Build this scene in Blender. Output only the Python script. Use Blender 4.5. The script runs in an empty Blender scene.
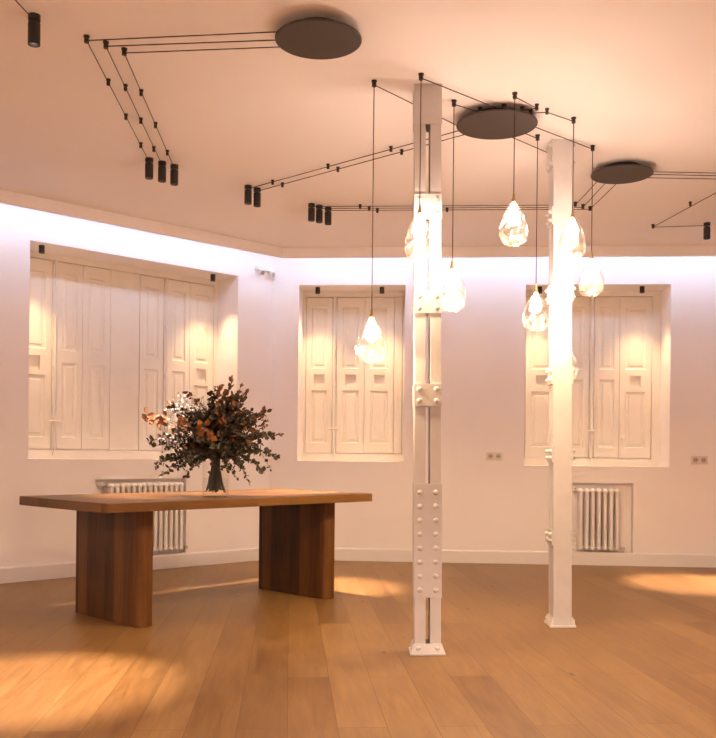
import bpy, bmesh, math, random
from mathutils import Vector, Matrix
random.seed(7)
PI = math.pi
sc = bpy.context.scene
COL = sc.collection
H = 2.963                      # ceiling height
EYE = 1.04

# ------------------------------------------------------------------ materials
def new_mat(name):
    m = bpy.data.materials.new(name); m.use_nodes = True
    nt = m.node_tree
    return m, nt, nt.nodes['Principled BSDF']

def lin(c):
    return tuple(((x/255)/12.92 if x/255 <= .04045 else ((x/255+.055)/1.055)**2.4) for x in c) + (1,)

def paint(name, col, rough=.6, var=.04, scale=3, bump=.02, bscale=90, metal=0):
    m, nt, b = new_mat(name)
    tc = nt.nodes.new('ShaderNodeTexCoord')
    n = nt.nodes.new('ShaderNodeTexNoise'); n.inputs['Scale'].default_value = scale; n.inputs['Detail'].default_value = 5
    nt.links.new(tc.outputs['Object'], n.inputs['Vector'])
    r = nt.nodes.new('ShaderNodeValToRGB')
    r.color_ramp.elements[0].position = .3; r.color_ramp.elements[1].position = .7
    r.color_ramp.elements[0].color = tuple(x*(1-var) for x in col[:3])+(1,)
    r.color_ramp.elements[1].color = tuple(min(1, x*(1+var)) for x in col[:3])+(1,)
    nt.links.new(n.outputs['Fac'], r.inputs['Fac']); nt.links.new(r.outputs['Color'], b.inputs['Base Color'])
    b.inputs['Roughness'].default_value = rough; b.inputs['Metallic'].default_value = metal
    if bump:
        n2 = nt.nodes.new('ShaderNodeTexNoise'); n2.inputs['Scale'].default_value = bscale; n2.inputs['Detail'].default_value = 3
        nt.links.new(tc.outputs['Object'], n2.inputs['Vector'])
        bp = nt.nodes.new('ShaderNodeBump'); bp.inputs['Strength'].default_value = bump*5; bp.inputs['Distance'].default_value = .002
        nt.links.new(n2.outputs['Fac'], bp.inputs['Height']); nt.links.new(bp.outputs['Normal'], b.inputs['Normal'])
    return m

def emit(name, col, strength):
    m, nt, b = new_mat(name)
    nt.nodes.remove(b)
    e = nt.nodes.new('ShaderNodeEmission'); e.inputs['Color'].default_value = (*col, 1); e.inputs['Strength'].default_value = strength
    nt.links.new(e.outputs[0], nt.nodes['Material Output'].inputs['Surface'])
    return m

def wood(name, cols, plank_w, plank_l, angle=0, axis='XY', rough=.42, gap=.0012, grain=1.0, gapdark=.55, knots=True, pv=.26, spec=.3):
    """planks of width plank_w running along the texture's X axis"""
    m, nt, b = new_mat(name); L = nt.links.new
    tc = nt.nodes.new('ShaderNodeTexCoord')
    mp = nt.nodes.new('ShaderNodeMapping')
    if axis == 'XY': mp.inputs['Rotation'].default_value = (0, 0, angle)
    if axis == 'ZX': mp.inputs['Rotation'].default_value = (0, PI/2, 0)      # planks upright
    L(tc.outputs['Object'], mp.inputs['Vector'])
    br = nt.nodes.new('ShaderNodeTexBrick')
    br.offset = .37; br.offset_frequency = 2; br.squash = 1
    br.inputs['Color1'].default_value = (0, 0, 0, 1); br.inputs['Color2'].default_value = (1, 1, 1, 1)
    br.inputs['Mortar'].default_value = (.5, .5, .5, 1)
    br.inputs['Scale'].default_value = 1; br.inputs['Mortar Size'].default_value = gap; br.inputs['Mortar Smooth'].default_value = .2
    br.inputs['Brick Width'].default_value = plank_l; br.inputs['Row Height'].default_value = plank_w
    L(mp.outputs[0], br.inputs['Vector'])
    # grain, shifted per plank
    sep = nt.nodes.new('ShaderNodeVectorMath'); sep.operation = 'MULTIPLY'; sep.inputs[1].default_value = (1.6, 16, 16)
    add = nt.nodes.new('ShaderNodeVectorMath'); add.operation = 'ADD'
    sc_ = nt.nodes.new('ShaderNodeVectorMath'); sc_.operation = 'SCALE'; sc_.inputs['Scale'].default_value = 9.0
    L(br.outputs['Color'], sc_.inputs[0]); L(mp.outputs[0], add.inputs[0]); L(sc_.outputs[0], add.inputs[1]); L(add.outputs[0], sep.inputs[0])
    g = nt.nodes.new('ShaderNodeTexNoise'); g.inputs['Scale'].default_value = 1.5; g.inputs['Detail'].default_value = 8; g.inputs['Roughness'].default_value = .62
    g.inputs['Distortion'].default_value = .8
    L(sep.outputs[0], g.inputs['Vector'])
    big = nt.nodes.new('ShaderNodeTexNoise'); big.inputs['Scale'].default_value = 1.1; big.inputs['Detail'].default_value = 2
    L(add.outputs[0], big.inputs['Vector'])
    mix = nt.nodes.new('ShaderNodeMath'); mix.operation = 'MULTIPLY_ADD'; mix.inputs[1].default_value = .75*grain; 
    L(g.outputs['Fac'], mix.inputs[0])
    m2 = nt.nodes.new('ShaderNodeMath'); m2.operation = 'MULTIPLY_ADD'; m2.inputs[1].default_value = pv; 
    sepc = nt.nodes.new('ShaderNodeSeparateColor'); L(br.outputs['Color'], sepc.inputs[0])
    L(sepc.outputs[0], m2.inputs[0])
    m3 = nt.nodes.new('ShaderNodeMath'); m3.operation = 'MULTIPLY'; m3.inputs[1].default_value = .26
    L(big.outputs['Fac'], m3.inputs[0]); L(m3.outputs[0], m2.inputs[2]); L(m2.outputs[0], mix.inputs[2])
    r = nt.nodes.new('ShaderNodeValToRGB'); el = r.color_ramp.elements
    mean = .375*grain+pv*.5+.13; el[0].position = mean-.26; el[0].color = (*cols[0], 1); el[1].position = mean+.26; el[1].color = (*cols[2], 1)
    e = el.new(mean); e.color = (*cols[1], 1)
    L(mix.outputs[0], r.inputs['Fac'])
    col = r.outputs['Color']
    if knots:
        v = nt.nodes.new('ShaderNodeTexVoronoi'); v.inputs['Scale'].default_value = 1.0
        sv = nt.nodes.new('ShaderNodeVectorMath'); sv.operation = 'MULTIPLY'; sv.inputs[1].default_value = (2.2, 5.5, 5.5)
        L(add.outputs[0], sv.inputs[0]); L(sv.outputs[0], v.inputs['Vector'])
        kr = nt.nodes.new('ShaderNodeValToRGB'); kr.color_ramp.elements[0].position = .035; kr.color_ramp.elements[1].position = .085
        kr.color_ramp.elements[0].color = (.42, .36, .3, 1); kr.color_ramp.elements[1].color = (1, 1, 1, 1)
        L(v.outputs['Distance'], kr.inputs['Fac'])
        km = nt.nodes.new('ShaderNodeMix'); km.data_type = 'RGBA'; km.blend_type = 'MULTIPLY'; km.inputs['Factor'].default_value = 1
        L(col, km.inputs['A']); L(kr.outputs['Color'], km.inputs['B']); col = km.outputs['Result']
    gm = nt.nodes.new('ShaderNodeMix'); gm.data_type = 'RGBA'; gm.blend_type = 'MULTIPLY'
    L(br.outputs['Fac'], gm.inputs['Factor']); L(col, gm.inputs['A']); gm.inputs['B'].default_value = (gapdark, gapdark*.9, gapdark*.8, 1)
    L(gm.outputs['Result'], b.inputs['Base Color'])
    rr = nt.nodes.new('ShaderNodeMath'); rr.operation = 'MULTIPLY_ADD'; rr.inputs[1].default_value = .18; rr.inputs[2].default_value = rough-.09
    L(g.outputs['Fac'], rr.inputs[0]); L(rr.outputs[0], b.inputs['Roughness'])
    b.inputs['Specular IOR Level'].default_value = spec
    bp = nt.nodes.new('ShaderNodeBump'); bp.inputs['Strength'].default_value = .12; bp.inputs['Distance'].default_value = .002
    L(g.outputs['Fac'], bp.inputs['Height']); L(bp.outputs['Normal'], b.inputs['Normal'])
    return m

def clear_glass(name, tint=(.99, .99, .985), gloss=.005, rough=.03):
    m, nt, b = new_mat(name); nt.nodes.remove(b); L = nt.links.new
    t = nt.nodes.new('ShaderNodeBsdfTransparent'); t.inputs['Color'].default_value = (*tint, 1)
    g = nt.nodes.new('ShaderNodeBsdfGlossy'); g.inputs['Roughness'].default_value = rough
    lw = nt.nodes.new('ShaderNodeLayerWeight'); lw.inputs['Blend'].default_value = .35
    mm = nt.nodes.new('ShaderNodeMath'); mm.operation = 'MULTIPLY_ADD'; mm.inputs[1].default_value = .14; mm.inputs[2].default_value = gloss; mm.use_clamp = True
    L(lw.outputs['Facing'], mm.inputs[0])
    mx = nt.nodes.new('ShaderNodeMixShader'); L(mm.outputs[0], mx.inputs[0]); L(t.outputs[0], mx.inputs[1]); L(g.outputs[0], mx.inputs[2])
    L(mx.outputs[0], nt.nodes['Material Output'].inputs['Surface'])
    return m

def lamp_glass(name):
    """hand-blown lamp glass: mostly clear, glossy towards the rim, with a slightly milky body"""
    m, nt, b = new_mat(name); nt.nodes.remove(b); L = nt.links.new
    t = nt.nodes.new('ShaderNodeBsdfTransparent'); t.inputs['Color'].default_value = (1, .98, .95, 1)
    g = nt.nodes.new('ShaderNodeBsdfGlossy'); g.inputs['Roughness'].default_value = .12
    tl = nt.nodes.new('ShaderNodeBsdfTranslucent'); tl.inputs['Color'].default_value = (.98, .95, .9, 1)
    lw = nt.nodes.new('ShaderNodeLayerWeight'); lw.inputs['Blend'].default_value = .4
    tc = nt.nodes.new('ShaderNodeTexCoord'); v = nt.nodes.new('ShaderNodeTexNoise'); v.inputs['Scale'].default_value = 26; v.inputs['Detail'].default_value = 2
    L(tc.outputs['Object'], v.inputs['Vector'])
    bp = nt.nodes.new('ShaderNodeBump'); bp.inputs['Strength'].default_value = .5; bp.inputs['Distance'].default_value = .01
    L(v.outputs['Fac'], bp.inputs['Height']); L(bp.outputs['Normal'], g.inputs['Normal'])
    mm = nt.nodes.new('ShaderNodeMath'); mm.operation = 'MULTIPLY_ADD'; mm.inputs[1].default_value = .5; mm.inputs[2].default_value = .06; mm.use_clamp = True
    L(lw.outputs['Facing'], mm.inputs[0])
    m1 = nt.nodes.new('ShaderNodeMixShader'); L(mm.outputs[0], m1.inputs[0]); L(t.outputs[0], m1.inputs[1]); L(g.outputs[0], m1.inputs[2])
    r = nt.nodes.new('ShaderNodeMapRange'); r.inputs['From Min'].default_value = .35; r.inputs['From Max'].default_value = .7
    r.inputs['To Min'].default_value = MILK[0]; r.inputs['To Max'].default_value = MILK[1]
    L(v.outputs['Fac'], r.inputs['Value'])
    m2 = nt.nodes.new('ShaderNodeMixShader'); L(r.outputs[0], m2.inputs[0]); L(m1.outputs[0], m2.inputs[1]); L(tl.outputs[0], m2.inputs[2])
    L(m2.outputs[0], nt.nodes['Material Output'].inputs['Surface'])
    return m

FILL_W = 260  # power of the added fill lights behind the viewer
# light settings -----------------------------------------------------
MILK = (.0, .016)
PEND_COL = (1, .75, .61); PEND = 58; PEND_DOWN = 13
LED_COL = (.54, .71, 1.0); LED = 11.5
SPOT_COL = (1, .74, .58); SPOT_W = 280
WIN_COL = (1, .64, .32); WIN_W = 24
sc.view_settings.exposure = 1.32

M_WALL = paint('wall_paint', (.87, .825, .815), .65, .02, 1.3, .03, 60)
M_CEIL = paint('ceiling_paint', (.90, .855, .845), .7, .015, 1.0, .02, 50)
M_TRIM = paint('trim_paint', (.80, .765, .745), .5, .02, 3, .01)
M_SHUT = paint('shutter_paint', (.80, .745, .67), .5, .03, 5, .03, 40)
M_IRON = paint('iron_paint', (.57, .545, .535), .42, .05, 9, .06, 70)
M_RAD = paint('radiator_enamel', (.80, .765, .745), .35, .02, 4, .01)
M_BLACK = paint('black_metal', (.014, .011, .010), .45, .1, 8, .01)
M_DISC = paint('bronze_black_metal', (.048, .031, .024), .6, .06, 5, .01)
M_CABLE = paint('cable_textile', (.035, .02, .015), .8, .1, 30, 0)
M_BRASS = paint('brass', (.5, .33, .16), .3, .1, 20, 0, metal=1)
M_STEEL = paint('steel', (.55, .5, .47), .35, .08, 20, 0, metal=1)
M_PLASTIC = paint('white_plastic', (.88, .87, .85), .4, .02, 10, 0)
M_PLATE = paint('shaded_socket_plate', (.70, .63, .57), .4, .02, 10, 0)  # grey-beige: the shadow that sets off the plate is put into its colour
M_SOCKET = paint('socket_insert', (.42, .36, .32), .45, .03, 10, 0)
M_PIN = paint('socket_contact', (.06, .05, .05), .5, .03, 10, 0)
M_FLOOR = wood('oak_floor', ((.145, .069, .020), (.218, .113, .036), (.288, .161, .058)), .19, 2.1, angle=PI/2-.075+PI, rough=.40, gap=.0015, grain=1.25, pv=.22, gapdark=.5)
M_TOP = wood('oak_table_top', ((.062, .024, .0050), (.115, .049, .0115), (.18, .083, .023)), .12, 2.6, rough=.38, gap=.0005, grain=.8, gapdark=.6, pv=.38, knots=False)
M_LEG = wood('oak_table_leg', ((.032, .0105, .002), (.088, .032, .0060), (.155, .062, .0135)), .105, 2.0, axis='ZX', rough=.45, gap=.0006, grain=.9, gapdark=.5, pv=.42, knots=False)
M_GLASS = clear_glass('vase_glass')
M_WATER = clear_glass('water', (.97, .98, .96), .01, .0)
M_LAMPGLASS = lamp_glass('lamp_glass')
M_BULB = emit('bulb_light', PEND_COL, PEND)
M_LED = emit('led_light', LED_COL, LED)
M_LENS = emit('spot_lens_light', SPOT_COL, 14)
M_WLENS = emit('recess_lens_light', WIN_COL, 8)
def leafmat(n, c, r=.6):
    m = paint(n, c, r, .35, 14, 0)
    return m
M_EUC = leafmat('eucalyptus_leaf', (.052, .043, .027))
M_DKLEAF = leafmat('dark_leaf', (.042, .026, .015))
M_RUST = leafmat('rust_leaf', (.15, .050, .012))
M_ORANGE = leafmat('amber_leaf', (.24, .085, .016))
M_WHITEF = leafmat('white_flower', (.58, .57, .58))
M_STEM = leafmat('stem', (.030, .021, .010))

# ------------------------------------------------------------------ mesh helpers
def obj(name, bm, mat, parent=None, smooth=False, bevel=0, mats=None):
    bmesh.ops.recalc_face_normals(bm, faces=bm.faces)
    me = bpy.data.meshes.new(name); bm.to_mesh(me); bm.free()
    for m in (mats or [mat]): me.materials.append(m)
    if smooth: me.shade_smooth()
    o = bpy.data.objects.new(name, me); COL.objects.link(o)
    if parent: o.parent = parent
    if bevel:
        md = o.modifiers.new('bevel', 'BEVEL'); md.width = bevel; md.segments = 2; md.limit_method = 'ANGLE'; md.angle_limit = math.radians(40)
    return o

def empty(name, loc=(0, 0, 0), rz=0):
    o = bpy.data.objects.new(name, None); COL.objects.link(o); o.location = loc; o.rotation_euler = (0, 0, rz); o.empty_display_size = .1
    return o

def tag(o, label, cat, group=None, kind='thing'):
    o['label'] = label; o['category'] = cat; o['kind'] = kind
    if group: o['group'] = group
    return o

def struct(o): o['kind'] = 'structure'; return o

def box(bm, x0, x1, y0, y1, z0, z1):
    v = [bm.verts.new(p) for p in ((x0,y0,z0),(x1,y0,z0),(x1,y1,z0),(x0,y1,z0),(x0,y0,z1),(x1,y0,z1),(x1,y1,z1),(x0,y1,z1))]
    for f in ((0,3,2,1),(4,5,6,7),(0,1,5,4),(1,2,6,5),(2,3,7,6),(3,0,4,7)): bm.faces.new([v[i] for i in f])

def lathe(bm, prof, n=24, c=(0, 0, 0), jit=None):
    """prof: (r, z) list; revolves about the vertical through c"""
    rings = []
    for k, (r, z) in enumerate(prof):
        if r < 1e-6:
            rings.append([bm.verts.new((c[0], c[1], c[2]+z))])
        else:
            ring = []
            for i in range(n):
                rr, zz = r, z
                if jit: rr, zz = jit(k, i, r, z)
                a = 2*PI*i/n
                ring.append(bm.verts.new((c[0]+rr*math.cos(a), c[1]+rr*math.sin(a), c[2]+zz)))
            rings.append(ring)
    for a, b in zip(rings, rings[1:]):
        if len(a) == 1 and len(b) == 1: continue
        for i in range(n):
            j = (i+1) % n
            if len(a) == 1: bm.faces.new((a[0], b[j], b[i]))
            elif len(b) == 1: bm.faces.new((a[i], a[j], b[0]))
            else: bm.faces.new((a[i], a[j], b[j], b[i]))

def cyl(bm, r, z0, z1, n=24, c=(0, 0, 0)):
    lathe(bm, [(0, z0), (r, z0), (r, z1), (0, z1)], n, c)

def tube(bm, pts, r, n=8, radii=None):
    pts = [Vector(p) for p in pts]; rings = []
    for i, p in enumerate(pts):
        d = (pts[min(i+1, len(pts)-1)]-pts[max(i-1, 0)]).normalized()
        up = Vector((0, 0, 1)) if abs(d.z) < .95 else Vector((1, 0, 0))
        a = d.cross(up).normalized(); b = a.cross(d).normalized()
        rr = radii[i] if radii else r
        rings.append([bm.verts.new(p + a*rr*math.cos(2*PI*k/n) + b*rr*math.sin(2*PI*k/n)) for k in range(n)])
    for A, B in zip(rings, rings[1:]):
        for k in range(n): bm.faces.new((A[k], A[(k+1) % n], B[(k+1) % n], B[k]))
    bm.faces.new(rings[0]); bm.faces.new(rings[-1])

def dome(bm, c, nrm, r, h, n=10):
    """rivet head on a surface point c with normal nrm"""
    nrm = Vector(nrm).normalized(); a = nrm.orthogonal().normalized(); b = nrm.cross(a); c = Vector(c)
    prev = None
    for t in (0, .45, .8):
        rr, hh = r*math.cos(t*PI/2), h*math.sin(t*PI/2)
        ring = [bm.verts.new(c + nrm*hh + a*rr*math.cos(2*PI*k/n) + b*rr*math.sin(2*PI*k/n)) for k in range(n)]
        if prev:
            for k in range(n): bm.faces.new((prev[k], prev[(k+1) % n], ring[(k+1) % n], ring[k]))
        prev = ring
    top = bm.verts.new(c+nrm*h)
    for k in range(n): bm.faces.new((prev[k], prev[(k+1) % n], top))

def prism(bm, poly, z0, z1):
    a = [bm.verts.new((x, y, z0)) for x, y in poly]; b = [bm.verts.new((x, y, z1)) for x, y in poly]
    bm.faces.new(list(reversed(a))); bm.faces.new(b); n = len(poly)
    for i in range(n): bm.faces.new((a[i], a[(i+1) % n], b[(i+1) % n], b[i]))

def plate(bm, x0, x1, z0, z1, y, holes, back=None):
    """front face at depth y over x0..x1, z0..z1 with rectangular recesses (hx0,hx1,hz0,hz1,depth); back = closing thickness"""
    xs = sorted({x0, x1, *[h[0] for h in holes], *[h[1] for h in holes]}); zs = sorted({z0, z1, *[h[2] for h in holes], *[h[3] for h in holes]})
    V = {}
    def v(x, yy, z):
        k = (round(x, 5), round(yy, 5), round(z, 5))
        if k not in V: V[k] = bm.verts.new((x, yy, z))
        return V[k]
    for xa, xb in zip(xs, xs[1:]):
        for za, zb in zip(zs, zs[1:]):
            cx, cz = (xa+xb)/2, (za+zb)/2
            if any(h[0] < cx < h[1] and h[2] < cz < h[3] for h in holes): continue
            bm.faces.new((v(xa, y, za), v(xb, y, za), v(xb, y, zb), v(xa, y, zb)))
    for hx0, hx1, hz0, hz1, d, *sl in holes:
        s = sl[0] if sl else 0                                   # slope of the recess sides
        o = [(hx0, hz0), (hx1, hz0), (hx1, hz1), (hx0, hz1)]
        i = [(hx0+s, hz0+s), (hx1-s, hz0+s), (hx1-s, hz1-s), (hx0+s, hz1-s)]
        # split sides at the grid lines so that the mesh stays closed
        ov = [bm.verts.new((a, y, b)) for a, b in o]; iv = [bm.verts.new((a, y+d, b)) for a, b in i]
        for k in range(4): bm.faces.new((ov[k], ov[(k+1) % 4], iv[(k+1) % 4], iv[k]))
        bm.faces.new(iv)
    if back is not None:
        c = [(x0, z0), (x1, z0), (x1, z1), (x0, z1)]
        a = [bm.verts.new((p, y, q)) for p, q in c]; b = [bm.verts.new((p, back, q)) for p, q in c]
        for k in range(4): bm.faces.new((a[k], a[(k+1) % 4], b[(k+1) % 4], b[k]))
        bm.faces.new(b)

def dup_tree(root, parent=None):
    c = root.copy(); COL.objects.link(c)
    if parent: c.parent = parent
    for ch in list(root.children): dup_tree(ch, c)
    return c

# ------------------------------------------------------------------ room shell
LA, LO, RA, RO = .7486, 9.6348, -.0688, 8.7819      # the two window walls: direction and where they cross x = 0
LS, RS = -1.1667, -.8568                            # corner, measured along each wall
def wall_pt(w, s, off=0):
    a, o = (LA, LO) if w == 'l' else (RA, RO)
    return Vector((s*math.cos(a)+off*math.sin(a), o+s*math.sin(a)-off*math.cos(a), 0))
CORNER = wall_pt('l', LS)
LEND, REND = -8.2, 6.2
PL, PR = wall_pt('l', LEND), wall_pt('r', REND)
BACK = -2.6
ROOM = [(CORNER.x, CORNER.y), (PL.x, PL.y), (PL.x, BACK), (PR.x, BACK), (PR.x, PR.y)]

def slab(name, z, t, mat):
    bm = bmesh.new(); prism(bm, ROOM[::-1], min(z, z+t), max(z, z+t)); return struct(obj(name, bm, mat))
slab('floor', 0, -.06, M_FLOOR)
CEIL = slab('ceiling', H, .06, M_CEIL)

def wall_obj(name, w, s0, s1, holes):
    bm = bmesh.new()
    plate(bm, s0, s1, 0, H, 0, holes, back=.5)
    o = obj(name, bm, M_WALL); a, oo = (LA, LO) if w == 'l' else (RA, RO)
    o.location = (0, oo, 0); o.rotation_euler = (0, 0, a)
    return struct(o)
WIN_L = (-3.585, -1.572, .972, 2.714); WIN_M = (-.594, .444, .966, 2.68); WIN_R = (1.60, 2.963, .945, 2.68)
RAD_L = (-3.008, -2.12, .128, .802); RAD_R = (1.965, 2.63, .112, .785)
DEPTH = .40
wall_obj('wall_left', 'l', LEND, LS, [(*WIN_L, DEPTH), (*RAD_L, .085)])
wall_obj('wall_back', 'r', RS, REND, [(*WIN_M, DEPTH), (*WIN_R, DEPTH), (*RAD_R, .085)])
for nm, (p, q) in {'wall_side': (ROOM[1], ROOM[2]), 'wall_behind': (ROOM[2], ROOM[3]), 'wall_right': (ROOM[3], ROOM[4])}.items():
    a, b = Vector((*p, 0)), Vector((*q, 0)); d = (b-a); L_ = d.length; d.normalize(); n = Vector((d.y, -d.x, 0))
    cen = Vector((0, 3, 0)); s = -1 if (cen-a).dot(n) > 0 else 1
    bm = bmesh.new()
    P = [a, b, b+n*s*.12, a+n*s*.12]
    prism(bm, [(v.x, v.y) for v in P], 0, H)
    struct(obj(nm, bm, M_WALL))

def along(name, w, s0, s1, prof, mat, parent=None):
    """extrude a profile of (distance into the room, z) along a wall, mitred at the corner"""
    bm = bmesh.new(); half = (PI - (LA - RA))/2; k = 1/math.tan(half)
    A, B = [], []
    for off, z in prof:
        if w == 'l': p, q = wall_pt('l', s0, off), wall_pt('l', LS - off*k, off)
        else: p, q = wall_pt('r', RS + off*k, off), wall_pt('r', s1, off)
        A.append(bm.verts.new((p.x, p.y, z))); B.append(bm.verts.new((q.x, q.y, z)))
    n = len(prof)
    for i in range(n): bm.faces.new((A[i], A[(i+1) % n], B[(i+1) % n], B[i]))
    bm.faces.new(A); bm.faces.new(B)
    return obj(name, bm, mat, parent)
BASE = [(0, 0), (.016, 0), (.016, .112), (.010, .124), (0, .124)]
struct(along('baseboard_left', 'l', LEND, LS, BASE, M_TRIM)); struct(along('baseboard_back', 'r', RS, REND, BASE, M_TRIM))
G, DR = .379, .0975
FASC = [(G-.006, H), (G-.006, H-.012), (G, H-.014), (G, H-DR), (G-.022, H-DR), (G-.022, H)]
LEDP = [(G-.026, H-.030), (G-.026, H-.045), (G-.032, H-.045), (G-.032, H-.030)]
t1 = struct(along('trim_1', 'l', LEND, LS, FASC, M_CEIL)); t2 = struct(along('trim_2', 'r', RS, REND, FASC, M_CEIL))
along('led_strip', 'l', LEND, LS, LEDP, M_LED, t1); along('led_strip', 'r', RS, REND, LEDP, M_LED, t2)

# ------------------------------------------------------------------ shuttered windows
def leaf(parent, s0, s1, z0, z1, flap=True):
    bm = bmesh.new(); w = s1-s0; st = min(.055, w*.2)
    zt, zm0, zm1, zb = z1-.10, (1.68 if flap else 1.80), 1.90, z0+.10
    hs = [(s0+st, s1-st, zm1, zt, .012, .010), (s0+st, s1-st, zb, zm0, .012, .010)]
    c = (s0+s1)/2
    if flap: hs.append((c-.055, c+.055, 1.722, 1.842, .030, .001))
    plate(bm, s0, s1, z0, z1, .352, hs, back=.385)
    for a, b in ((zm1, zt), (zb, zm0)):                     # raised fields inside the recesses
        x0, x1 = s0+st+.028, s1-st-.028
        if x1-x0 > .03:
            bv = [(x0, a+.03), (x1, a+.03), (x1, b-.03), (x0, b-.03)]; e = .012
            tv = [(x0+e, a+.03+e), (x1-e, a+.03+e), (x1-e, b-.03-e), (x0+e, b-.03-e)]
            B = [bm.verts.new((p, .3642, q)) for p, q in bv]; T = [bm.verts.new((p, .358, q)) for p, q in tv]
            for k in range(4): bm.faces.new((B[k], B[(k+1) % 4], T[(k+1) % 4], T[k]))
            bm.faces.new(T)
    return obj('shutter_leaf', bm, M_SHUT, parent)

def window(name, w, rect, leaves, flats, rods, knobs=()):
    e = empty(name, (0, LO if w == 'l' else RO, 0), LA if w == 'l' else RA); struct(e)
    s0, s1, z0, z1 = rect; zt, zb = z1-.055, z0+.075
    bm = bmesh.new()
    box(bm, s0, s1, .345, .398, zt, z1); box(bm, s0, s1, .345, .398, z0, zb)
    box(bm, s0, leaves[0][0]-.004, .345, .398, zb, zt); box(bm, max(leaves[-1][1], flats[-1][1] if flats else -99)+.004, s1, .345, .398, zb, zt)
    obj('frame', bm, M_SHUT, e)
    for a, b, fl in leaves: leaf(e, a, b, zb+.006, zt-.006, fl)
    for a, b in flats:
        bm = bmesh.new(); box(bm, a, b, .353, .39, zb+.002, zt-.002); obj('flat_panel', bm, M_SHUT, e, bevel=.004)
    for s in rods:
        bm = bmesh.new(); box(bm, s-.020, s+.020, .346, .385, zb+.003, zt-.003); obj('meeting_stile', bm, M_SHUT, e, bevel=.004)
        bm = bmesh.new(); tube(bm, [(s, .334, zb-.045), (s, .334, zt+.008)], .0065, 8)
        for z in (zb-.03, 1.33, 1.75, 2.2, zt-.02): box(bm, s-.014, s+.014, .328, .347, z-.012, z+.012)
        rod = obj('espagnolette_rod', bm, M_TRIM, e)
        bm = bmesh.new(); tube(bm, [(s-.055, .322, 1.288), (s-.02, .318, 1.292), (s+.02, .318, 1.292), (s+.055, .322, 1.288)], .008, 8)
        box(bm, s-.012, s+.012, .318, .345, 1.262, 1.32); obj('handle', bm, M_SHUT, rod)
    for s, z in knobs:
        bm = bmesh.new(); tube(bm, [(s, .352, z), (s, .335, z), (s, .328, z), (s, .318, z), (s, .313, z)], 0, 12, [.012, .009, .022, .024, .012]); obj('knob', bm, M_SHUT, e, smooth=True)
    return e
window('window_1', 'l', WIN_L, [(-3.55, -3.242, True), (-3.195, -2.966, False), (-2.962, -2.703, False), (-2.407, -2.164, False), (-2.116, -1.880, False), (-1.876, -1.612, True)],
       [(-2.699, -2.411)], [-3.218, -2.14])
window('window_2', 'r', WIN_M, [(-.562, -.296, True), (-.248, .031, True), (.035, .327, True)], [(.331, .415)], [-.272])
window('window_3', 'r', WIN_R, [(1.645, 1.958, True), (1.962, 2.270, False), (2.318, 2.563, False), (2.567, 2.875, True)], [], [2.294], [(2.60, 1.222)])

# ------------------------------------------------------------------ lights in fixtures
def spot_lamp(parent, z, watts, col, size, blend, r=.02, loc=(0, 0)):
    l = bpy.data.lights.new('spot_beam', 'SPOT'); l.energy = watts; l.color = col; l.spot_size = math.radians(size); l.spot_blend = blend; l.shadow_soft_size = r
    o = bpy.data.objects.new('spot_beam', l); COL.objects.link(o); o.parent = parent; o.location = (loc[0], loc[1], z)
    return o

WL = {}
def recess_spot(w, s, z, label, watts):
    p = wall_pt(w, s, -.115)
    e = empty('recess_spotlight', (p.x, p.y, z), LA if w == 'l' else RA)
    tag(e, label, 'spotlight', 'small spotlights under the window recess tops')
    bm = bmesh.new(); lathe(bm, [(0, 0), (.023, 0), (.023, -.063), (.018, -.063), (.018, -.050), (0, -.050)], 20); obj('body', bm, M_BLACK, e)
    bm = bmesh.new(); lathe(bm, [(0, -.0535), (.0165, -.0535), (.0165, -.0515), (0, -.0515)], 16); obj('lens', bm, M_WLENS, e)
    spot_lamp(e, -.066, watts, WIN_COL, 76, .95, .012)
for w, s, z, lb in (('l', -3.44, 2.714, 'tiny black spotlight at the left end of the wide left window recess'),
                    ('l', -1.78, 2.714, 'tiny black spotlight at the right end of the wide left window recess'),
                    ('r', -.423, 2.68, 'tiny black spotlight at the left end of the narrow middle window recess'),
                    ('r', .212, 2.68, 'tiny black spotlight at the right end of the narrow middle window recess'),
                    ('r', 1.745, 2.68, 'tiny black spotlight at the left end of the right window recess'),
                    ('r', 2.72, 2.68, 'tiny black spotlight at the right end of the right window recess')):
    recess_spot(w, s, z, lb, WIN_W)

# canopies
def canopy(x, y, r, label):
    e = empty('ceiling_canopy', (x, y, H)); tag(e, label, 'ceiling lamp canopy', 'round black ceiling canopies')
    bm = bmesh.new(); lathe(bm, [(0, -.039), (r-.004, -.039), (r, -.041), (r, -.047), (r-.004, -.05), (0, -.05)], 64); obj('disc', bm, M_DISC, e)
    bm = bmesh.new(); cyl(bm, r*.62, -.039, 0, 40); obj('mounting_plate', bm, M_BLACK, e)
    return e
D1, D2, D3 = (-.199, 4.105, .197), (.770, 5.14, .229), (1.738, 6.02, .202)
canopy(*D1, 'large round black disc high at the top, with three cables leaving to its left')
canopy(*D2, 'round black disc between the two white columns, hub of the glass pendant cables')
canopy(*D3, 'smallest-looking round black disc, to the right of the second column')

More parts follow.
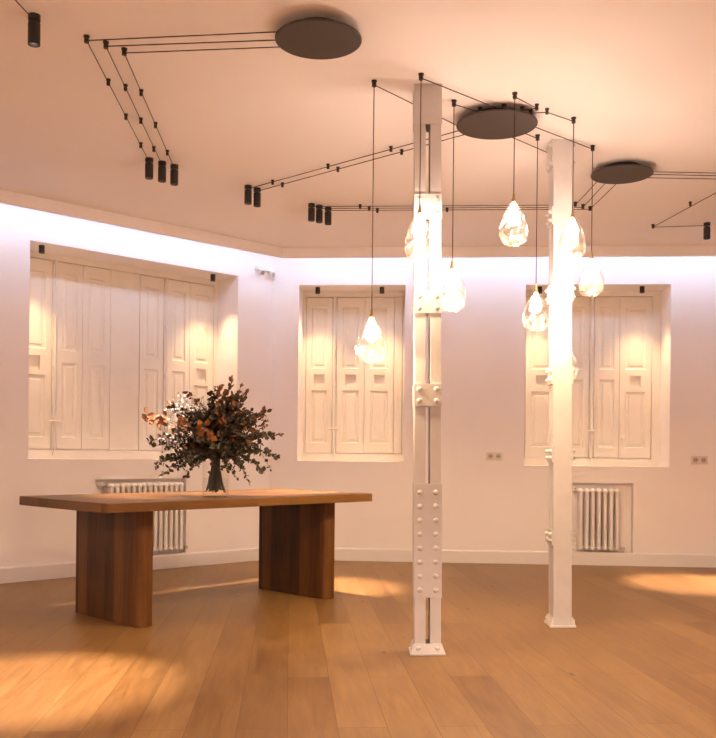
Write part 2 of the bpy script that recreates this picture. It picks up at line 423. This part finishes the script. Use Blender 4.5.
ZW = H-.030                                        # cables run just under the ceiling
def clip_mesh(bm, x, y, big=False):
    r = .0115 if big else .0095
    lathe(bm, [(0, 0), (r*1.25, 0), (r*1.25, -.008), (r*.85, -.010), (r, -.017), (r, -.032), (0, -.032)], 12, (x, y, 0))
LAY = 1.0069                                       # the cable plan was measured a little below the ceiling
def lay(p): return (p[0]*LAY, p[1]*LAY)
def cable_parts(e, pts, clips, posts=(), z_rel=-.022, drop=None):
    """pts, clips in world xy; e an unrotated Empty on the ceiling"""
    ox, oy = e.location.x, e.location.y
    pts, clips, posts = [lay(p) for p in pts], [lay(p) for p in clips], [lay(p) for p in posts]
    P = [(x-ox, y-oy, z_rel) for x, y in pts]
    if drop is not None: P.append((P[-1][0], P[-1][1], drop))
    bm = bmesh.new()
    for a, b in zip(P, P[1:]): tube(bm, [a, b], .0026, 6)
    obj('cable', bm, M_CABLE, e)
    for big, lst in ((False, clips), (True, posts)):
        for x, y in lst:
            bm = bmesh.new(); clip_mesh(bm, x-ox, y-oy, big); obj('cable_clip', bm, M_BLACK, e)
def rim(D, toward, up=0):
    v = Vector((toward[0]-D[0], toward[1]-D[1])); v.normalize(); return (D[0]+v.x*(D[2]-.03), D[1]+v.y*(D[2]-.03))

def spotlight(x, y, label, group, pts, clips, posts=(), watts=SPOT_W, size=31):
    e = empty('track_spotlight', (x*LAY, y*LAY, H)); tag(e, label, 'spotlight', group)
    bm = bmesh.new(); lathe(bm, [(0, 0), (.0265, 0), (.0265, -.026), (.012, -.028), (.012, -.037), (0, -.037)], 24); obj('ceiling_mount', bm, M_BLACK, e)
    bm = bmesh.new(); lathe(bm, [(0, -.0365), (.0265, -.0365), (.0265, -.132), (.021, -.132), (.016, -.108), (0, -.108)], 24); b = obj('body', bm, M_BLACK, e)
    bm = bmesh.new(); lathe(bm, [(0, -.112), (.012, -.112), (.012, -.109), (0, -.109)], 16); obj('lens', bm, M_LENS, b)
    spot_lamp(e, -.136, watts, SPOT_COL, size, .75, .016)
    cable_parts(e, pts, clips, posts)
    return e

gA = 'three spotlights over the table'
A = [((-1.268, 4.157), (-1.301, 4.639), (-1.333, 5.115), (-1.363, 5.589), (-1.379, 5.886)),
     ((-1.195, 4.214), (-1.230, 4.705), (-1.263, 5.175), (-1.297, 5.655), (-1.309, 5.950)),
     ((-1.127, 4.283), (-1.164, 4.770), (-1.194, 5.242), (-1.227, 5.723), (-1.242, 6.017))]
offs = [(D1[0]-.165, 4.157), (D1[0]-.19, 4.125), (D1[0]-.17, 4.07)]
starts = [(-.36, 4.06+.07), (-.375, 4.19-.03), (-.365, 4.215)]
starts = [(-.365, 4.05), (-.37, 4.13), (-.36, 4.20)]
for i, (a, nm) in enumerate(zip(A, ('leftmost', 'middle one', 'rightmost'))):
    spotlight(*a[4], f'black cylinder spotlight, {nm} of the trio on slanting cables above the table', gA, [starts[i], a[0], a[4]], a[1:4], a[:1], SPOT_W*.55)
spotlight(-1.44, 3.965, 'single black cylinder spotlight alone in the top left corner of the photo', 'spotlights on the ceiling', [(-1.60, 2.3), (-1.44, 3.965)], [(-1.52, 3.13)], [(-1.60, 2.3)], SPOT_W*1.6)
C = [((-.805, 6.463), (-.617, 6.324), (-.217, 5.963), (.185, 5.61)), ((-.747, 6.525), (-.553, 6.383), (-.153, 6.024), (.254, 5.664))]
for c, nm, st in zip(C, ('left one', 'right one'), ((.600, 5.235), (.640, 5.300))):
    spotlight(*c[0], f'black cylinder spotlight, {nm} of the pair left of the hanging glass lamps', 'pair of spotlights on the left cables', [st, c[0]], c[1:], (), SPOT_W*.8)
Dg = [((-.375, 6.917), (-.003, 6.925), None, (1.615, 6.798), (1.625, 6.165)),
      ((-.318, 6.965), (.067, 6.979), None, (1.688, 6.859), (1.690, 6.190)),
      ((-.251, 7.020), (.132, 7.037), (.669, 6.988), (1.755, 6.912), (1.770, 6.195))]
for q, nm in zip(Dg, ('left one', 'middle one', 'right one')):
    spotlight(*q[0], f'black cylinder spotlight, {nm} of the trio nearest the room corner', 'three spotlights near the room corner', [q[4], q[3], q[0]], [c for c in q[1:3] if c], [q[3]], SPOT_W*.8)
gE = 'spotlights fed from the right disc'
spotlight(2.823, 7.361, 'black cylinder spotlight alone high at the right edge of the photo', gE, [(1.90, 6.115), (2.575, 6.13), (2.405, 7.427), (2.823, 7.361)], [(2.465, 6.756)], [(2.575, 6.13), (2.405, 7.427)], SPOT_W*1.6)
spotlight(3.34, 7.30, 'black spotlight beyond the right edge, its cable the middle one leaving the right disc', gE, [(1.90, 6.04), (2.95, 6.075), (3.34, 7.30)], [(3.15, 6.70)], [(2.95, 6.075)], SPOT_W)
spotlight(3.62, 7.22, 'black spotlight beyond the right edge, its cable the frontmost leaving the right disc', gE, [(1.90, 5.985), (3.15, 6.02), (3.62, 7.22)], [(3.40, 6.66)], [(3.15, 6.02)], SPOT_W)

# fill lights added to the ceiling behind the viewer, raising the general light
for x, y in ((-2.6, -1.0), (0, -1.3), (2.6, -1.0), (-4.2, 1.2), (4.2, 1.2)):
    bm = bmesh.new(); lathe(bm, [(.045, 0), (.06, 0), (.06, -.004), (.045, -.004)], 24, (x, y, H)); d = obj('fill_light_ring', bm, M_TRIM, CEIL)
    bm = bmesh.new(); lathe(bm, [(0, -.001), (.045, -.001), (.045, -.003), (0, -.003)], 24, (x, y, H)); obj('fill_light_lens', bm, M_LENS, d)
    spot_lamp(d, H-.006, FILL_W, SPOT_COL, 150, .4, .04, (x, y))

# glass pendants
def jit(k, i, r, z):
    if k < 4: return r, z
    rnd = random.Random(k*131+i*17)
    return r*(1+rnd.uniform(-.11, .07)), z+rnd.uniform(-.006, .006)
def pendant_proto():
    e = empty('glass_pendant', (0, 0, H))
    bm = bmesh.new()
    GH, GR = .238, .078
    prof = [(GR*r, -GH*t) for t, r in ((0, .16), (.08, .25), (.18, .45), (.30, .66), (.42, .83), (.55, .95), (.67, 1), (.78, .98), (.88, .87), (.95, .64), (.99, .34), (1, 0))]
    lathe(bm, prof, 18, (0, 0, 0), jit); g = obj('glass_shade', bm, M_LAMPGLASS, e)
    g.data.shade_flat()
    bm = bmesh.new(); lathe(bm, [(0, .040), (.006, .038), (.0075, .012), (.011, .008), (.0115, -.006), (0, -.006)], 16); obj('lamp_holder', bm, M_BRASS, e)
    bm = bmesh.new(); lathe(bm, [(0, -.012), (.008, -.014), (.013, -.028), (.026, -.058), (.033, -.088), (.029, -.112), (.016, -.127), (0, -.131)], 20); obj('bulb', bm, M_BULB, e, smooth=True)
    spot_lamp(e, -.140, PEND_DOWN, (1, .72, .40), 165, .3, .02)
    return e
PROTO = pendant_proto()
PEN = [(.063, 4.622, 1.743, 'glass drop pendant lamp hanging lowest on the left, in front of the narrow middle window'),
       (.297, 4.533, 2.253, 'glass drop pendant lamp glowing against the front of the left column'),
       (.498, 4.870, 2.048, 'glass drop pendant lamp hanging just right of the left column'),
       (.806, 4.758, 2.380, 'highest glass drop pendant lamp, hanging midway between the two columns'),
       (1.050, 5.382, 2.020, 'glass drop pendant lamp just left of the right column, before the window edge'),
       (1.197, 5.099, 2.390, 'glass drop pendant lamp high up against the right side of the right column'),
       (1.423, 5.556, 2.260, 'rightmost glass drop pendant lamp, hanging right of the right column'),
       (1.327, 5.794, 1.759, 'lowest glass drop pendant lamp on the right, half hidden behind the right column')]
RUN = [([(.585, 5.225)], []), ([(.745, 4.935)], [(.79, 4.925)]), ([(.640, 4.965)], [(.650, 4.965)]), ([(.870, 4.945), (.952, 4.911)], [(.952, 4.911), (.880, 4.948)]),
       ([(.930, 5.270)], []), ([(.925, 4.985), (1.02, 4.969)], [(1.02, 4.969), (.935, 4.99)]), ([(.965, 5.165)], []), ([(.840, 5.310)], [])]
RUN[1] = ([(.770, 4.945)], [(.775, 4.915)])
for i, (x, y, zt, lb) in enumerate(PEN):
    e = PROTO if i == 0 else dup_tree(PROTO)
    e.location = (x*LAY, y*LAY, H); zt = EYE+(zt-EYE)*LAY; tag(e, lb, 'pendant lamp', 'glass drop pendant lamps')
    for ch in e.children: ch.location.z = zt-H-(.140 if ch.type == 'LIGHT' else 0); ch.rotation_euler.z = i*1.3 if ch.name.startswith('glass') else 0
pend_roots = [o for o in COL.objects if o.name.split('.')[0] == 'glass_pendant']
for e, (pre, clips) in zip(pend_roots, RUN):
    x, y = e.location.x, e.location.y
    zt = [c for c in e.children if c.name.startswith('glass_shade')][0].location.z
    cable_parts(e, pre+[(x/LAY, y/LAY)], clips, [(x/LAY, y/LAY)], drop=zt+.035)

# ------------------------------------------------------------------ riveted iron columns
def column(x, y, rz, zs_plates, label, rh):
    e = empty('iron_column', (x, y, 0), rz); lean = .0098; e.rotation_euler = (0, -lean, 0) if rz == 0 else (-lean, 0, rz); tag(e, label, 'column')
    W, D_, FL, T = .138, .112, .0575, .009       # overall width, depth, flange, thickness
    for s in (-1, 1):
        bm = bmesh.new()
        xo, xi, xt = s*W/2, s*(W/2-T), s*(W/2-FL)
        poly = [(xo, -D_/2), (xt, -D_/2), (xt, -D_/2+T), (xi, -D_/2+T), (xi, D_/2-T), (xt, D_/2-T), (xt, D_/2), (xo, D_/2)]
        prism(bm, poly, .012, H); obj('steel_channel', bm, M_IRON, e, bevel=.002)
    for z0, z1, big in zs_plates:
        for s in (-1, 1):
            bm = bmesh.new(); y0 = s*D_/2; y1 = s*(D_/2+.009)
            box(bm, -W/2-.003, W/2+.003, min(y0, y1), max(y0, y1), z0, z1)
            if big:
                for k in range(8):
                    for sx in (-1, 1): dome(bm, (sx*.041, y1, z1-.045-k*(z1-z0-.085)/7), (0, s, 0), .0145, .010)
            elif z1-z0 < .2:
                for sz in (z0+.028, z1-.028):
                    for sx in (-1, 1): dome(bm, (sx*.045, y1, sz), (0, s, 0), .0145, rh)
            obj('batten_plate', bm, M_IRON, e)
    bm = bmesh.new(); box(bm, -.092, .092, -.080, .080, 0, .012); obj('base_plate', bm, M_IRON, e, bevel=.003)
    for s in (-1, 1):                                # angle cleats at the foot
        bm = bmesh.new(); y0 = s*(D_/2); y1 = s*(D_/2+.008); y2 = s*(D_/2+.022)
        a = [bm.verts.new(p) for p in ((-.074, y0, .058), (.074, y0, .058), (.082, y0, .012), (-.082, y0, .012))]
        b = [bm.verts.new(p) for p in ((-.074, y1, .058), (.074, y1, .058), (.088, y2, .012), (-.088, y2, .012))]
        bm.faces.new(a); bm.faces.new(b)
        for k in range(4): bm.faces.new((a[k], a[(k+1) % 4], b[(k+1) % 4], b[k]))
        for sx in (-.05, .05): dome(bm, (sx, s*(D_/2+.014), .037), (0, s*.94, .3), .013, .010)
        obj('foot_angle', bm, M_IRON, e)
    return e
column(.373, 4.7257+.024, 0, [(2.755, H, False), (2.262, 2.392, False), (1.775, 1.891, False), (1.291, 1.407, False), (.297, .888, True)],
       'white riveted iron column on the left, its plates and slot facing forward', .007)
column(1.252, 5.4985+.055, PI/2, [(2.80, H, False), (2.448, 2.556, False), (1.98, 2.088, False), (1.478, 1.586, False), (1.0, 1.096, False), (.497, .590, False)],
       'white riveted iron column on the right, turned sideways with bolt heads at its edges', .018)

# ------------------------------------------------------------------ oak table
TC, TA = (-1.0114, 6.1387), .81
def rrect(hx, hy, r, n=6):
    P = []
    for cx, cy, a0 in ((hx-r, hy-r, 0), (-hx+r, hy-r, PI/2), (-hx+r, -hy+r, PI), (hx-r, -hy+r, 1.5*PI)):
        for k in range(n+1): a = a0+k*PI/2/n; P.append((cx+r*math.cos(a), cy+r*math.sin(a)))
    return P
tb = empty('dining_table', (TC[0], TC[1], 0), TA)
tag(tb, 'long oak dining table with thick top and two slab legs, holding the flowers', 'table')
bm = bmesh.new(); prism(bm, rrect(1.10, .518, .036), .6965, .752); obj('table_top', bm, M_TOP, tb, bevel=.004)
for s in (-1, 1):
    bm = bmesh.new(); prism(bm, rrect(.056, .372, .030), 0, .6965); l = obj('leg', bm, M_LEG, tb, bevel=.003); l.location = (.803 if s > 0 else -.730, 0, 0)

# ------------------------------------------------------------------ vase and bouquet
VX, VY, VZ = -.925, 5.88, .752
va = empty('flower_vase', (VX, VY, VZ)); tag(va, 'clear glass cylinder vase of water standing on the oak table', 'vase')
bm = bmesh.new(); lathe(bm, [(0, 0), (.084, 0), (.087, .004), (.087, .235), (.083, .235), (.083, .012), (0, .012)], 40); obj('glass_body', bm, M_GLASS, va, smooth=False)
bm = bmesh.new(); lathe(bm, [(0, .0135), (.0815, .0135), (.0815, .12), (0, .12)], 40); obj('water', bm, M_WATER, va)

bq = empty('dried_flower_bouquet', (VX, VY, VZ+.015)); tag(bq, 'wide bouquet of dark eucalyptus, rust leaves and white sprigs in the glass vase', 'bouquet')
R_ = random.Random(11)
WAIST = Vector((0, 0, .222))
def add_leaf(bm, p, d, n, L_, W_, mi, curl=.2):
    d = d.normalized(); a = d.cross(n)
    if a.length < .05: a = d.orthogonal()
    a.normalize(); u = a.cross(d).normalized()
    q = [p, p+d*L_*.3+a*W_*.42, p+d*L_*.3-a*W_*.42, p+d*L_*.65+a*W_*.48-u*L_*curl*.35, p+d*L_*.65-a*W_*.48-u*L_*curl*.35, p+d*L_-u*L_*curl, p+d*L_*.3-u*W_*.12, p+d*L_*.65-u*(L_*curl*.35+W_*.12)]
    v = [bm.verts.new(x) for x in q]
    for f in ((0, 6, 1), (0, 2, 6), (1, 6, 7, 3), (6, 2, 4, 7), (3, 7, 5), (7, 4, 5)):
        bm.faces.new([v[i] for i in f]).material_index = mi
def rv(s=1): return Vector((R_.gauss(0, s), R_.gauss(0, s), R_.gauss(0, s)))
def path(end, droop, n=9):
    """from inside the vase through the waist to end"""
    out = Vector((end.x, end.y, 0)); ol = out.length or 1
    P = []
    c1 = WAIST+Vector((end.x*.18, end.y*.18, .06+max(end.z-WAIST.z, 0)*.45))+rv(.012)
    for k in range(n+1):
        t = k/n
        P.append(WAIST*(1-t)**2 + c1*2*t*(1-t) + end*t*t + Vector((0, 0, -droop*t*t*t)))
    return P
def branch(name, end, droop, kind):
    bm = bmesh.new(); P = path(end, droop)
    tube(bm, P, 0, 4, [.0026-.0018*i/len(P) for i in range(len(P))])
    tot = (P[-1]-P[0]).length
    if kind == 'euc':
        n = int(tot*62)
        for k in range(n):
            t = .22+.78*(k+.5)/n; i = min(int(t*(len(P)-1)), len(P)-2); fr = t*(len(P)-1)-i
            p = P[i].lerp(P[i+1], fr); d = (P[i+1]-P[i]).normalized()
            s = R_.uniform(.024, .046)*(1.3-.45*t)
            add_leaf(bm, p, d*.5+rv(.7), rv(), s, s*.85, 1 if R_.random() < .62 else 2)
            add_leaf(bm, p, d*.5+rv(.7), rv(), s, s*.8, 1 if R_.random() < .62 else 2)
        for sub in range(3):                                  # side twigs
            t = R_.uniform(.4, .85); i = int(t*(len(P)-1)); p = P[i]; d = ((P[i+1]-P[i]).normalized()+rv(.55)).normalized()
            q = [p, p+d*.05, p+d*.10+Vector((0, 0, -.008)), p+d*.14+Vector((0, 0, -.022))]
            tube(bm, q, .001, 3)
            for a, b in zip(q, q[1:]):
                for _ in range(5): s = R_.uniform(.014, .026); add_leaf(bm, a.lerp(b, R_.random()), d*.4+rv(.8), rv(), s, s*.8, 1 if R_.random() < .6 else 2)
        mats = [M_STEM, M_EUC, M_DKLEAF]
    elif kind == 'rust':
        n = int(tot*44)
        for k in range(n):
            t = .38+.62*(k+.5)/n; i = min(int(t*(len(P)-1)), len(P)-2); p = P[i].lerp(P[i+1], t*(len(P)-1)-i); d = (P[i+1]-P[i]).normalized()
            s = R_.uniform(.028, .050); r = R_.random()
            add_leaf(bm, p, d*.7+rv(.6), rv(), s, s*.62, 1 if r < .62 else (2 if r < .74 else 3), .3)
        mats = [M_STEM, M_RUST, M_ORANGE, M_DKLEAF]
    elif kind == 'amber':
        for k in range(11):
            p = P[-1]+rv(.018); s = R_.uniform(.028, .05); add_leaf(bm, p, rv()+Vector((0, -.5, .2)), Vector((0, -1, .3))+rv(.4), s, s*.75, 1 if R_.random() < .8 else 2, .35)
        mats = [M_STEM, M_ORANGE, M_RUST]
    else:
        for k in range(36):
            t = R_.uniform(.82, 1.0); i = min(int(t*(len(P)-1)), len(P)-2); b = P[i]; p = b+rv(.030)
            tube(bm, [b, p], .0007, 3); s = R_.uniform(.010, .017)
            for _ in range(3): add_leaf(bm, p, rv(), rv(), s, s*.9, 1)
        mats = [M_STEM, M_WHITEF]
    return obj(name, bm, None, bq, mats=mats)
def ell(az, el, r):                                            # a point on the bouquet's dome, relative to the waist
    return WAIST+Vector((math.cos(az)*math.cos(el)*r*.455, math.sin(az)*math.cos(el)*r*.36, math.sin(el)*r*.50+.01))
for k in range(66):
    az = k*2.399+R_.uniform(-.2, .2); el = R_.uniform(.02, 1.35)
    branch('eucalyptus_branch', ell(az, el, R_.uniform(.62, 1.0)), R_.uniform(0, .10), 'euc')
for x, z, dr in ((-.40, .12, .16), (-.30, .10, .20), (-.17, .09, .20), (.24, .10, .26), (.33, .12, .20), (.42, .14, .12), (-.43, .22, .10), (.10, .07, .12), (-.08, .06, .10)):
    branch('eucalyptus_branch', WAIST+Vector((x, R_.uniform(-.22, .02), z)), dr, 'euc')
for k in range(22):                                            # rust leaves, thickest to the upper right
    az = R_.gauss(-.35, 1.25); el = R_.uniform(.25, 1.35); branch('rust_leaf_branch', ell(az, el, R_.uniform(.72, 1.02)), 0, 'rust')
for x, y, z in ((.17, -.05, .50), (.06, -.02, .45), (.34, -.03, .34), (-.25, -.15, .20), (-.36, -.1, .25), (.10, .05, .55), (-.15, -.2, .10)):
    branch('rust_leaf_branch', WAIST+Vector((x, y, z-.02)), .0, 'rust')
for x, y, z in ((-.04, -.30, .19), (-.33, -.12, .27), (-.18, -.2, .23), (.02, -.30, .15), (-.42, -.05, .26)):
    branch('amber_leaf_spray', WAIST+Vector((x, y, z)), 0, 'amber')
for x, y, z in ((-.27, -.08, .38), (-.23, -.05, .42), (-.31, -.1, .34), (-.34, -.14, .15), (-.12, .0, .40)):
    branch('white_flower_sprig', WAIST+Vector((x, y, z)), 0, 'white')
bm = bmesh.new()                                               # cut stems, tied at the waist and splayed in the water
for k in range(46):
    a = k*2.399; r = math.sqrt((k+.5)/46)
    tube(bm, [(math.cos(a)*r*.068, math.sin(a)*r*.068, R_.uniform(.008, .04)), (math.cos(a+.5)*r*.045, math.sin(a+.5)*r*.045, .10), (math.cos(a+.9)*r*.028, math.sin(a+.9)*r*.028, .17), (math.cos(a+1.2)*r*.027, math.sin(a+1.2)*r*.027, .232)], 0, 5, [.0036, .004, .004, .0045])
obj('stem_bundle', bm, M_STEM, bq)

# ------------------------------------------------------------------ radiators
def radiator(w, s0, s1, z0, z1, n, label):
    p = wall_pt(w, (s0+s1)/2, -.012)
    e = empty('radiator', (p.x, p.y, 0), LA if w == 'l' else RA); tag(e, label, 'radiator', 'white column radiators')
    pitch = (s1-s0)/n; hw = pitch*.33
    def sec():
        bm = bmesh.new()
        for yy in (-.048, .0, .048):
            tube(bm, [(0, yy, z0+.02), (0, yy, z0+.05), (0, yy, z1-.05), (0, yy, z1-.02)], 0, 10, [hw*1.1, hw, hw, hw*1.1])
        for zz in (z0+.030, z1-.030):
            P = [(0, -.070, zz), (0, -.060, zz), (0, -.03, zz), (0, .03, zz), (0, .060, zz), (0, .070, zz)]
            tube(bm, P, 0, 12, [.010, pitch*.36, pitch*.46, pitch*.46, pitch*.36, .010])
            tube(bm, [(-pitch/2, 0, zz), (pitch/2, 0, zz)], .020, 12)
        return obj('radiator_section', bm, M_RAD, e, smooth=True)
    s = sec(); s.location.x = -(s1-s0)/2+pitch/2
    for k in range(1, n):
        c = s.copy(); COL.objects.link(c); c.parent = e; c.location.x = -(s1-s0)/2+pitch*(k+.5)
    hx = (s1-s0)/2
    bm = bmesh.new(); tube(bm, [(hx, 0, z0+.03), (hx+.05, 0, z0+.03)], .010, 10); tube(bm, [(hx+.03, 0, z0+.03), (hx+.03, -.03, z0+.03), (hx+.03, -.045, z0+.03)], 0, 12, [.014, .014, .018]); tube(bm, [(hx+.042, 0, z0+.03), (hx+.042, 0, z0-.02)], .007, 8)
    obj('valve', bm, M_STEEL, e)
    bm = bmesh.new(); tube(bm, [(-hx, 0, z1-.03), (-hx-.035, 0, z1-.03)], .010, 10); tube(bm, [(-hx-.022, 0, z1-.03), (-hx-.022, 0, z1+.0)], 0, 10, [.012, .009])
    obj('bleed_valve', bm, M_STEEL, e)
    for sx in (-hx+pitch*1.5, hx-pitch*1.5):
        bm = bmesh.new(); box(bm, sx-.008, sx+.008, .02, .0965, z0+.06, z0+.085); obj('wall_bracket', bm, M_RAD, e)
    return e
radiator('l', -2.90, -2.165, .150, .775, 14, 'long white column radiator in the wall recess behind the oak table')
radiator('r', 2.105, 2.505, .137, .735, 7, 'short white column radiator in the recess beside the right column')

# ------------------------------------------------------------------ sockets and emergency light
def sockets(s, z, label):
    p = wall_pt('r', s, 0); e = empty('wall_socket', (p.x, p.y, z), RA); tag(e, label, 'wall socket', 'double wall sockets')
    bm = bmesh.new(); box(bm, -.078, .078, -.010, 0, -.039, .039); obj('cover_plate', bm, M_PLATE, e, bevel=.003)
    for sx in (-.037, .037):
        bm = bmesh.new(); tube(bm, [(sx, -.0115, 0), (sx, -.0095, 0)], .024, 20); o = obj('outlet', bm, M_SOCKET, e)
        bm = bmesh.new()
        for dx in (-.009, .009): tube(bm, [(sx+dx, -.0135, 0), (sx+dx, -.0112, 0)], .0045, 10)
        obj('contact', bm, M_PIN, o)
sockets(1.315, 1.03, 'white double socket on the wall between the two columns')
sockets(3.24, 1.014, 'white double socket right of the right window')
p = wall_pt('l', -1.278, 0); e = empty('emergency_light', (p.x, p.y, 2.80), LA); tag(e, 'small white emergency light box with two lamp heads by the room corner', 'emergency light')
bm = bmesh.new(); box(bm, -.105, .105, -.055, 0, -.004, .040); obj('housing', bm, M_PLASTIC, e, bevel=.006)
for s in (-1, 1):
    bm = bmesh.new(); tube(bm, [(s*.055, -.028, 0), (s*.055, -.03, -.016), (s*.058, -.04, -.022), (s*.064, -.075, -.034)], 0, 14, [.008, .01, .022, .026]); h = obj('lamp_head', bm, M_PLASTIC, e)
    bm = bmesh.new(); tube(bm, [(s*.064, -.0752, -.034), (s*.0643, -.078, -.035)], .021, 14); obj('lens', bm, M_STEEL, h)

# ------------------------------------------------------------------ camera, world
cam = bpy.data.cameras.new('camera'); co = bpy.data.objects.new('camera', cam); COL.objects.link(co); sc.camera = co
co.location = (0, 0, EYE); co.rotation_euler = (PI/2, -.0103, 0)
cam.sensor_fit = 'HORIZONTAL'; cam.sensor_width = 36; cam.lens = 903.75/716*36; cam.shift_y = (453.8-369)/716; cam.clip_start = .05
w = bpy.data.worlds.new('world'); sc.world = w; w.use_nodes = True
w.node_tree.nodes['Background'].inputs['Color'].default_value = (.5, .45, .42, 1); w.node_tree.nodes['Background'].inputs['Strength'].default_value = .05
vs = sc.view_settings; vs.view_transform = 'Standard'; vs.look = 'None'; vs.gamma = 1; vs.use_curve_mapping = False
